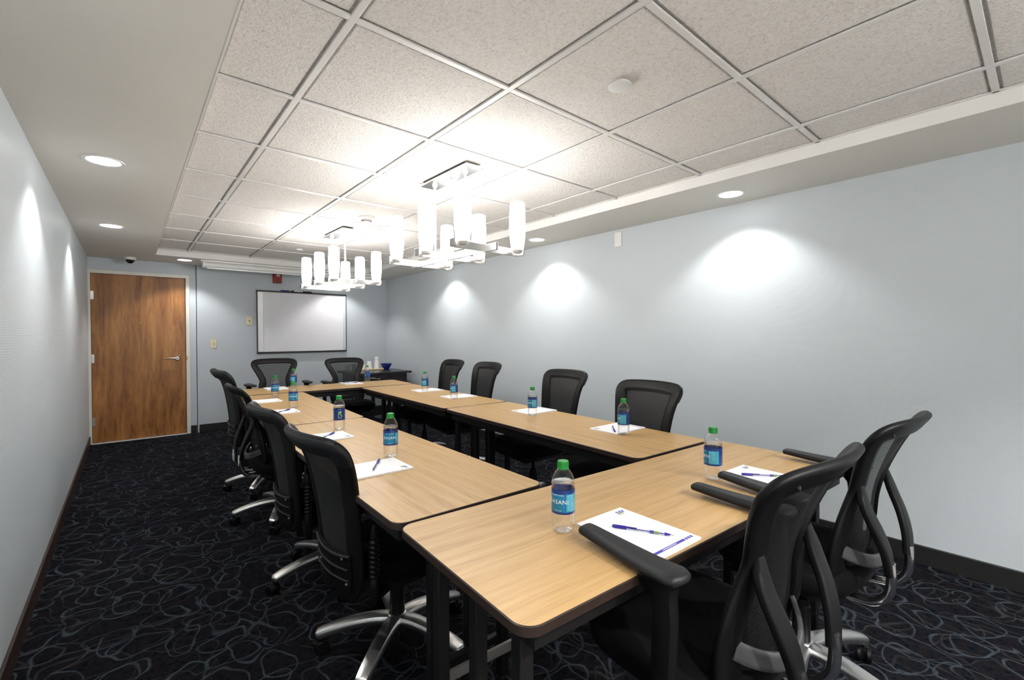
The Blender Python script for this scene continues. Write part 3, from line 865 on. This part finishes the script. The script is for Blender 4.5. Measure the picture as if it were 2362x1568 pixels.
def parts_B():
    P = []
    def add(name, mb, mat, sm=50, subs=()): P.append((name, mb.mesh(name, MAT[mat], sm), [(n_, b_.mesh(n_, MAT[mt], sm)) for n_, b_, mt in subs]))
    add('seat', cushion(.48, .47, .085, (0, .04, .435)), 'seat_fabric')
    pan = MB(); pan.prism([(x, y + .03) for x, y in rrect(.40, .38, .08)], .372, .396); pan.box((0, 0, .35), (.16, .26, .05))
    add('seat_pan', pan, 'black_plastic')
    add('mesh_panel', BB.panel(.030, .49, BB.z1 - .030, .0), 'mesh_fabric_dense')
    add('back_frame', BB.frame(lambda z: .036, .011), 'black_plastic')
    # rolled lip over the top edge
    lp = [(x, z) for x, z in BB.pts if z > .86]
    k = max(range(len(lp)), key=lambda i: math.dist(lp[i], lp[i - 1])); lp = lp[k:] + lp[:k]
    m = MB(); m.sweep([BB.P(x, z - .004, .006) for x, z in lp], [BB.N(x, z) for x, z in lp], [.0365 + .003 * math.sin(PI * q / (len(lp) - 1)) ** .4 for q in range(len(lp))], [.0112 + .004 * math.sin(PI * q / (len(lp) - 1)) ** .4 for q in range(len(lp))], PROF_RR); add('top_lip', m, 'grey_plastic')
    # lower shell with ridges and bolts
    ridges = []
    for zr in (.43, .47):
        xs_ = np.linspace(-.128, .128, 13)
        ridges.append(('ridge', MB().sweep([BB.P(x, zr - .25 * (.128 ** 2 - x * x), .020) for x in xs_], [BB.N(x, zr) for x in xs_], .004, .004, PROF_O), 'grey_plastic'))
    for x, z in ((-.115, .415), (.115, .415), (-.08, .445), (.10, .505), (-.10, .505)):
        ridges.append(('bolt', MB().lathe([(.006, -.002), (.006, .003), (.003, .005)], 10, c=BB.P(x, z, .018), M=Matrix.Rotation(PI / 2, 3, 'X')), 'brushed_nickel'))
    add('lower_shell', MB().add(*shell(BB, .376, .525, .006, .018)), 'black_plastic', 50, ridges)
    pth = [BB.P(x, .52 - .6 * (.14 ** 2 - x * x), .018) for x in np.linspace(-.14, .14, 15)]
    m = MB(); m.sweep(pth, (0, -1, 0), .006, .006, PROF_O); add('shell_rim', m, 'grey_plastic')
    for s in (-1, 1):
        m = MB()
        prof = [(.012, .36), (.016, .40), (.016, .44)]
        for q in range(8): z = .445 + q * .017; prof += [(.0125, z), (.0185, z + .006), (.0185, z + .010), (.0125, z + .0165)]
        prof += [(.014, .585), (.012, .62), (.006, .635)]
        m.lathe(prof, 16, c=(s * .200, -.205, 0)); m.bar((s * .200, -.205, .372), (s * .12, -.05, .372), .026, .02)
        add('bellows_post', m, 'black_plastic', 40)
    m = MB(); m.bar((0, -.06, .36), (0, -.275, .37), .06, .016); m.bar((0, -.272, .362), (0, BB.prof(.47) - .012, .47), .06, .014, up=(0, 1, 0)); add('back_stem', m, 'black_plastic')
    m = MB(); m.tube([(.12, .10, .358), (.20, .11, .36), (.235, .112, .362)], .006, 8); m.box((.245, .112, .363), (.05, .022, .008)); add('height_lever', m, 'black_plastic')
    return P
def shell(B, z0, z1, o0, o1):
    nu, nv = 14, 8; vs = []; fs = []
    for off in (o0, o1):
        for j in range(nv + 1):
            z = z0 + (z1 - z0) * j / nv
            h = max(.02, B.hw(max(z, B.z0 + .004)) - .006)
            for i in range(nu + 1):
                x = (i / nu * 2 - 1) * h
                zz = z - (.35 * (.165 ** 2 - x * x) * (j / nv))
                vs.append(B.P(x, zz, off))
    w_ = nu + 1; n = w_ * (nv + 1)
    for j in range(nv):
        for i in range(nu):
            a = j * w_ + i; q = (a, a + 1, a + w_ + 1, a + w_)
            fs.append(q); fs.append(tuple(n + k for k in q[::-1]))
    loop = [i for i in range(w_)] + [j * w_ + nu for j in range(1, nv + 1)] + [nv * w_ + i for i in range(nu - 1, -1, -1)] + [j * w_ for j in range(nv - 1, 0, -1)]
    for k in range(len(loop)):
        a, b = loop[k], loop[(k + 1) % len(loop)]; fs.append((a, n + a, n + b, b)[::-1])
    return vs, fs
LIB = {'A': parts_A(), 'B': parts_B(), 'arms': parts_arms()}

def chair(kind, x, y, facing, lift, star, label, group, arms=False):
    """facing: degrees of the forward direction in plan; star: rotation of the five-leg base"""
    rz = math.radians(facing - 90)
    t = thing('office_chair', label, 'chair', (x, y, 0), rz, group)
    arm_me, hood_me, wh_me, hub_me, col_me = BASE
    s0 = math.radians(star) - rz
    link('base_hub', hub_me, t); link('gas_column', col_me, t, (0, 0, min(0, lift)))
    for k in range(5):
        a = s0 + k * 2 * PI / 5
        link('base_leg', arm_me, t, (0, 0, 0), a)
        c = link('caster', hood_me, t, (.312 * math.cos(a), .312 * math.sin(a), 0), a * 3.3 + k)
        for sx in (-1, 1): link('wheel', wh_me, c, (sx * .0155, -.012, .0275))
    for name, me, subs in LIB[kind] + (LIB['arms'] if arms else []):
        o = link(name, me, t, (0, 0, lift))
        for n_, m_ in subs: link(n_, m_, o)
    return t
GA, GB = 'mesh-back armchairs with chrome tubes', 'mesh-back chairs with rolled top lip'
chair('A', 1.190, .622, 88, 0, 30, 'black mesh armchair closest to the viewer at the front table', GA, True)
chair('A', 1.925, .600, 87, .0, -24, 'black mesh armchair at the front table beside the right wall', GA, True)
chair('A', 1.265, 5.43, -92, 0, 20, 'black mesh armchair at the far table left of centre under the whiteboard', GA, True)
chair('A', 2.055, 5.43, -93, -.02, 50, 'black mesh armchair at the far table in front of the dark credenza', GA, True)
chair('B', .845, 1.745, 4, -.012, 5, 'black chair on the left aisle nearest the viewer, showing its chrome star base', GB)
chair('B', .855, 2.50, 1, -.012, 40, 'black chair on the left aisle second from the viewer with rolled top lip', GB)
chair('A', .845, 3.53, 0, -.065, 100, 'black chair on the left aisle third from the viewer with V-shaped back supports', GA)
chair('B', .91, 4.30, 2, .06, 20, 'black chair on the left aisle farthest from the viewer', GB)
chair('B', 2.085, 1.60, 176, .038, 10, 'black mesh-back chair on the right nearest the front table', GB)
chair('B', 2.285, 2.47, 177, .048, 33, 'black mesh-back chair on the right, second from the front table', GB)
chair('B', 2.35, 3.58, 174, .058, 54, 'black mesh-back chair on the right, third from the front table', GB)
chair('B', 2.36, 4.22, 174, .058, 18, 'black mesh-back chair on the right, farthest from the front table', GB)

# ------------------------------------------------------------------ bottles
R_ = .0325
PROF = [(.010, .004), (.021, .0005), (.027, .003), (.0305, .009), (.0315, .014), (.0305, .018), (.0322, .0215), (.0308, .026), (.0324, .030), (.0310, .0345), (.0325, .039), (.0310, .0435), (.0325, .048), (.0318, .054),
        (.0318, .121), (.0326, .125), (.0312, .1285), (.0328, .133), (.0318, .137), (.0320, .141), (.0295, .151), (.0245, .161), (.0185, .1695), (.0145, .1745), (.0142, .177)]
def bottle_lib():
    sh = MB(); sh.lathe(PROF, 36, cap0=True, cap1=False)
    wt = MB(); wt.lathe([(r - .0014, z + .001) for r, z in PROF if z < .139] + [(.0, .1385)], 32, cap0=True, cap1=False)
    cap = MB(); cap.lathe([(.0150, .173), (.0158, .174), (.0158, .1765), (.0153, .178), (.0153, .193), (.0145, .195), (.0, .195)], 40, cap1=False)
    kn = MB()
    for k in range(30):
        a = 2 * PI * k / 30; kn.box((.0154 * math.cos(a), .0154 * math.sin(a), .1855), (.0010, .0012, .013), rz=a)
    ring = MB(); ring.lathe([(.0165, .1705), (.0165, .1725), (.0145, .1725)], 28, cap0=False, cap1=False)
    lb = MB(); lb.lathe([(.0324, .0555), (.0327, .0565), (.0327, .1195), (.0324, .1205)], 48, cap0=False, cap1=False)
    # writing wrapped round the label
    def wrap_text(txt, size, zc, a0, rr=.0330, name='writing', mat='print_white', sq=1.0):
        cu = bpy.data.curves.new('txt', 'FONT'); cu.body = txt; cu.size = size; cu.align_x = 'CENTER'; cu.align_y = 'CENTER'; cu.resolution_u = 2; cu.space_character = 1.1
        ob = bpy.data.objects.new('txt', cu); COL.objects.link(ob)
        dg = bpy.context.evaluated_depsgraph_get()
        me = bpy.data.meshes.new_from_object(ob.evaluated_get(dg))
        bpy.data.objects.remove(ob, do_unlink=True)
        for v in me.vertices:
            a = a0 + v.co.x * sq / rr; z = zc + v.co.y
            v.co = (rr * math.cos(a), rr * math.sin(a), z)
        me.name = name; me.materials.clear(); me.materials.append(MAT[mat]); return me
    brand = wrap_text('DASANI', .0165, .089, 0.0)
    small = wrap_text('PURIFIED WATER', .0042, .1075, 0.0)
    foot = wrap_text('16.9 FL OZ', .0042, .066, 0.0)
    lf = MB()
    def drop(cx_, cz, s_, rot):
        pts = []
        for k in range(22):
            a = 2 * PI * k / 22; r = s_ * (1 - .28 * math.sin(a)) * (1 + .35 * max(0, math.sin(a)) ** 3)
            px_, pz = r * math.cos(a) * .8, r * math.sin(a)
            px_, pz = px_ * math.cos(rot) - pz * math.sin(rot), px_ * math.sin(rot) + pz * math.cos(rot)
            aa = PI + (cx_ + px_) / .0330
            pts.append((.0331 * math.cos(aa), .0331 * math.sin(aa), cz + pz))
        lf.add(pts, [tuple(range(22))])
    drop(0, .083, .013, .3); drop(.004, .103, .0055, -.5); drop(-.006, .101, .004, .6)
    pn = MB()
    for k in range(5):   # white mark beside the writing
        pass
    return dict(shell=sh.mesh('shell', MAT['clear_plastic'], 60), water=wt.mesh('water', MAT['water'], 60), cap=cap.mesh('cap', MAT['cap_green'], 40), knurl=kn.mesh('grip_ribs', MAT['cap_green'], 0),
                ring=ring.mesh('neck_ring', MAT['clear_plastic']), label=lb.mesh('wrap_label', MAT['bottle_wrap']), brand=brand, small=small, foot=foot, leaf=lf.mesh('leaf_emblem', MAT['lime_green'], 0))
BL = bottle_lib()
def bottle(x, y, off, label):
    face = math.atan2(-y, -x) + math.radians(off)
    t = thing('water_bottle', label, 'bottle', (x, y, TH + .0002), face, 'bottles of water on the tables')
    link('shell', BL['shell'], t); link('water', BL['water'], t)
    c = link('cap', BL['cap'], t); link('grip_ribs', BL['knurl'], c)
    link('neck_ring', BL['ring'], t)
    l = link('wrap_label', BL['label'], t)
    for k, n in (('brand', 'lettering'), ('small', 'small_print'), ('foot', 'small_print'), ('leaf', 'leaf_emblem')): link(n, BL[k], l)
for x, y, off, lb in (
        (.923, .875, -28, 'clear water bottle with green cap closest to the viewer on the front table'),
        (1.686, .822, -72, 'clear water bottle with green cap on the front table left of the right-hand notepad'),
        (2.07, 1.508, -85, 'clear water bottle on the nearer right table, closest to the front table'),
        (2.088, 2.262, -50, 'clear water bottle on the nearer right table, second from the front table'),
        (2.139, 3.31, -85, 'clear water bottle on the farther right table, nearer of the two there'),
        (2.206, 3.93, -85, 'clear water bottle on the farther right table, farther of the two there'),
        (2.154, 5.20, 130, 'clear water bottle on the far table in front of the credenza'),
        (1.344, 5.20, -80, 'clear water bottle on the far table at the left armchair, partly hidden by another bottle'),
        (.992, 4.43, -5, 'clear water bottle on the farther left table, farther of the two there'),
        (.953, 3.70, -8, 'clear water bottle on the farther left table, nearer of the two there'),
        (.939, 2.68, 186, 'clear water bottle with lime-green fruit emblem on the nearer left table'),
        (.902, 1.92, -6, 'clear water bottle on the nearer left table, closest to the viewer along the aisle')):
    bottle(x, y, off, lb)

# ------------------------------------------------------------------ notepads and pens
PW, PL, PT = .195, .268, .006
def pad_lib():
    b = MB(); b.box((0, 0, PT / 2), (PW, PL, PT))
    lg = MB(); lg.box((0, 0, 0), (.030, .013, .0004))
    lg2 = MB()
    for k in range(3): lg2.box((-.009 + k * .009, 0, 0), (.006, .009, .0004))
    wl = MB(); wl.box((-.006, .001, 0), (.005, .008, .0005)); wl.box((.006, .001, 0), (.004, .008, .0005))
    bar = MB(); bar.box((0, 0, 0), (.138, .0095, .0004))
    sq = MB(); sq.box((0, 0, 0), (.009, .0095, .0004))
    ln = MB(); ln.box((0, 0, 0), (.06, .0016, .0005))
    return [b.mesh('sheets', MAT['paper'], 0), lg.mesh('emblem_block', MAT['ink_blue'], 0), lg2.mesh('emblem_letters', MAT['ink_green'], 0), bar.mesh('footer_bar', MAT['ink_blue'], 0), sq.mesh('footer_square', MAT['ink_blue'], 0), wl.mesh('emblem_mark', MAT['paper'], 0), ln.mesh('footer_line', MAT['paper'], 0)]
PD = pad_lib()
def pad(x, y, up, label):
    """up: direction (deg) of the pad's top edge, away from the sitter"""
    t = thing('notepad', label, 'notepad', (x, y, TH + .0002), math.radians(up - 90), 'white notepads on the tables')
    link('sheets', PD[0], t)
    e = link('emblem_block', PD[1], t, (PW / 2 - .030, PL / 2 - .022, PT)); link('emblem_mark', PD[5], e, (0, 0, .0002))
    link('emblem_letters', PD[2], t, (PW / 2 - .038, PL / 2 - .034, PT))
    f = link('footer_bar', PD[3], t, (-.018, -PL / 2 + .020, PT)); link('footer_line', PD[6], f, (.0, 0, .0002))
    for k in range(3): link('footer_square', PD[4], t, (.059 + .0115 * k, -PL / 2 + .020, PT))
pads = [(1.068, .735, 88, 'white notepad with blue footer bar closest to the viewer on the front table'),
        (1.835, .690, 87, 'white notepad on the front table behind the right armchair'),
        (2.166, 1.620, 180, 'white notepad on the nearer right table, closest to the front table'),
        (2.222, 2.388, 179, 'white notepad on the nearer right table, second from the front table'),
        (2.245, 3.396, 177, 'white notepad on the farther right table, nearer of the two there'),
        (2.264, 3.985, 176, 'white notepad on the farther right table, farther of the two there'),
        (1.945, 5.15, -93, 'white notepad on the far table in front of the credenza'),
        (1.166, 5.16, -93, 'white notepad on the far table at the left armchair'),
        (.845, 4.215, 0, 'white notepad on the farther left table, farther of the two there'),
        (.805, 3.545, -1, 'white notepad on the farther left table, nearer of the two there'),
        (.790, 2.500, -1, 'white notepad on the nearer left table beside the lime-emblem bottle'),
        (.757, 1.780, -1, 'white notepad on the nearer left table, closest to the viewer along the aisle')]
for p in pads: pad(*p)
def pen_lib():
    R = Matrix.Rotation(PI / 2, 3, 'Y')     # lathe axis -> +x : tip at +x
    br = MB(); br.lathe([(.0037, -.045), (.0038, -.02), (.0038, .055), (.0036, .058)], 12, M=R)
    ink = MB(); ink.lathe([(.0013, -.04), (.0013, .055)], 8, M=R)
    tp = MB(); tp.lathe([(.0040, .056), (.0037, .060), (.0022, .071)], 12, M=R)
    ni = MB(); ni.lathe([(.0014, .070), (.0009, .078), (.0003, .081)], 8, M=R)
    cp = MB(); cp.lathe([(.0030, -.083), (.0047, -.080), (.0047, -.045), (.0042, -.0435)], 14, M=R); cp.box((-.035, .0050, 0), (.036, .0022, .0042))
    p1 = MB(); p1.lathe([(.00395, .018), (.00395, .028)], 12, M=R, cap0=False, cap1=False)
    p2 = MB()
    for k in range(4): p2.lathe([(.00395, .0295 + k * .003), (.00395, .0316 + k * .003)], 12, M=R, cap0=False, cap1=False)
    return [br.mesh('barrel', MAT['pen_barrel']), ink.mesh('ink_tube', MAT['pen_blue']), tp.mesh('tip_cone', MAT['pen_blue']), ni.mesh('nib', MAT['brass']), cp.mesh('pen_cap', MAT['pen_blue']), p1.mesh('print_block', MAT['ink_blue']), p2.mesh('print_letters', MAT['ink_green'])]
PN = pen_lib()
def pen(tail, tip, label):
    cx, cy = (tail[0] + tip[0]) / 2, (tail[1] + tip[1]) / 2
    t = thing('ballpoint_pen', label, 'pen', (cx, cy, TH + PT + .0052), math.atan2(tip[1] - tail[1], tip[0] - tail[0]), 'blue ballpoint pens on the notepads')
    br = link('barrel', PN[0], t)
    for me in PN[1:5]: link(me.name.split('.')[0], me, t)
    link('print_block', PN[5], br); link('print_letters', PN[6], br)
pen((1.033, .786), (1.105, .645), 'blue-capped ballpoint pen on the notepad closest to the viewer')
pen((1.791, .757), (1.892, .637), 'blue-capped ballpoint pen on the notepad behind the right armchair')
pen((.822, 1.864), (.738, 1.734), 'blue-capped ballpoint pen on the nearest notepad of the left aisle')
pen((.867, 2.553), (.748, 2.437), 'blue-capped ballpoint pen on the notepad beside the lime-emblem bottle')
pen((.895, 3.575), (.775, 3.47), 'blue-capped ballpoint pen on the nearer notepad of the farther left table')
pen((2.055, 1.555), (2.17, 1.66), 'blue ballpoint pen on the nearer right table, mostly behind a bottle')
pen((2.00, 5.13), (1.86, 5.18), 'blue ballpoint pen on the far-table notepad in front of the credenza')

# ------------------------------------------------------------------ credenza with refreshments
CZ = .75
cr = thing('credenza', 'dark espresso side table in the far right corner holding cups and a blue bowl', 'side table', (2.87, 6.66, 0))
m = MB(); m.box((0, 0, CZ - .015), (.86, .76, .03)); m.build('top', MAT['espresso_wood'], cr, bevel=.003)
m = MB(); m.box((0, -.30, CZ - .16), (.76, .018, .26)); m.box((-.38, -.02, CZ - .16), (.018, .56, .26)); m.box((.38, -.02, CZ - .16), (.018, .56, .26)); m.build('apron', MAT['espresso_wood'], cr, smooth=0)
for x in (-.22, .22):
    m = MB(); m.lathe([(.15, 0), (.15, .012), (.05, .03), (.034, .04), (.034, CZ - .03)], 28, c=(x, .15, 0)); m.build('pedestal', MAT['grey_post_paint'], cr)
m = MB(); m.lathe([(.010, 0), (.014, .012), (.006, .018)], 14, c=(-.06, -.309, CZ - .10), M=Matrix.Rotation(PI / 2, 3, 'X')); m.build('drawer_pull', MAT['brushed_nickel'], cr)
def cup_prof(h, r0, r1, th=.0015):
    return [(r0, 0), (r1, h), (r1 + .002, h), (r1 + .002, h - .003)]
gz = CZ + .0003
tr = thing('serving_tray', 'tan serving tray on the dark side table under the white cups', 'tray', (2.895, 6.88, gz))
m = MB(); m.prism(rrect(.38, .20, .03), 0, .006); m.build('tray_base', MAT['tray_tan'], tr)
p = [(x, y, .012) for x, y in rrect(.38, .20, .03)]
m = MB(); m.sweep(p, (0, 0, 1), .006, .008, PROF_O, True); m.build('tray_rim', MAT['tray_tan'], tr)
tz = gz + .0065
pk = thing('sugar_caddy', 'white cup holding pink and white sugar packets on the tray', 'cup', (2.775, 6.88, tz))
m = MB(); m.lathe([(.032, 0), (.042, .085), (.044, .085), (.044, .08), (.034, .001)], 24, cap1=False); m.build('cup', MAT['foam_white'], pk)
for k in range(7):
    m = MB(); m.box((0, 0, 0), (.034, .0025, .075), M=Matrix.Rotation((k - 3) * .07, 3, 'Y'))
    m.build('sugar_packet', MAT['sugar_pink'] if k % 2 else MAT['paper'], pk, ((k - 3) * .008, (k - 3) * .006 - (k % 2) * .006, .085), (k - 3) * .15, smooth=0)
ct = thing('paper_cup', 'upside-down white paper cup stack on the tray left of the tall cups', 'cup', (2.885, 6.88, tz))
for k in range(3):
    m = MB(); m.lathe([(.044, k * .012), (.044, .006 + k * .012), (.041, .008 + k * .012), (.034, .10 + k * .012), (.032, .104 + k * .012)], 26); m.build('cup', MAT['foam_white'], ct)
cs = thing('foam_cup_stack', 'tall narrow stack of white foam cups on the tray beside the blue bowl', 'cup', (3.005, 6.88, tz))
for k in range(3):
    z0 = .0 if k == 0 else .085 + .045 * (k - 1)
    m = MB()
    if k == 0: m.lathe([(.044, 0), (.044, .008), (.041, .01), (.036, .105), (.032, .11)], 26)
    else: m.lathe([(.030, z0 + .02), (.033, z0 + .05), (.030, z0 + .056), (.028, z0 + .062)], 26)
    m.build('cup', MAT['foam_white'], cs)
bw = thing('bowl', 'shiny cobalt blue bowl at the right end of the dark side table', 'bowl', (3.155, 6.86, gz))
m = MB(); m.lathe([(.0, .004), (.038, .0), (.042, .004), (.044, .012), (.065, .035), (.082, .07), (.090, .088), (.087, .089), (.078, .07), (.06, .038), (.03, .018), (.0, .016)], 40, cap0=False, cap1=False); m.build('bowl_body', MAT['bowl_blue'], bw)
for k in range(5):
    cmr = MB(); cmr.lathe([(.0, -.010), (.012, -.007), (.016, 0), (.012, .007), (.0, .010)], 14, cap0=False, cap1=False)
    o = cmr.build('creamer_cup', MAT['foam_white'], None, (3.155 + .03 * math.cos(k * 1.3), 6.86 + .03 * math.sin(k * 1.3), gz + .034 + .011 * k))
    tag(o, 'small white creamer cup heaped in the blue bowl', 'creamer', 'creamer cups in the blue bowl')
for x, y, lb in ((2.545, 6.88, 'clear glass tumbler on the dark side table, leftmost of three'), (2.625, 6.84, 'clear glass tumbler on the dark side table, middle one of three'), (2.665, 6.95, 'clear glass tumbler on the dark side table, closest to the tray')):
    m = MB(); m.lathe([(.0, .0), (.030, .0), (.036, .095), (.034, .095), (.0285, .010), (.0, .009)], 28, cap0=False, cap1=False)
    tag(m.build('glass_tumbler', MAT['clear_glass'], None, (x, y, gz)), lb, 'glass', 'glass tumblers on the side table')
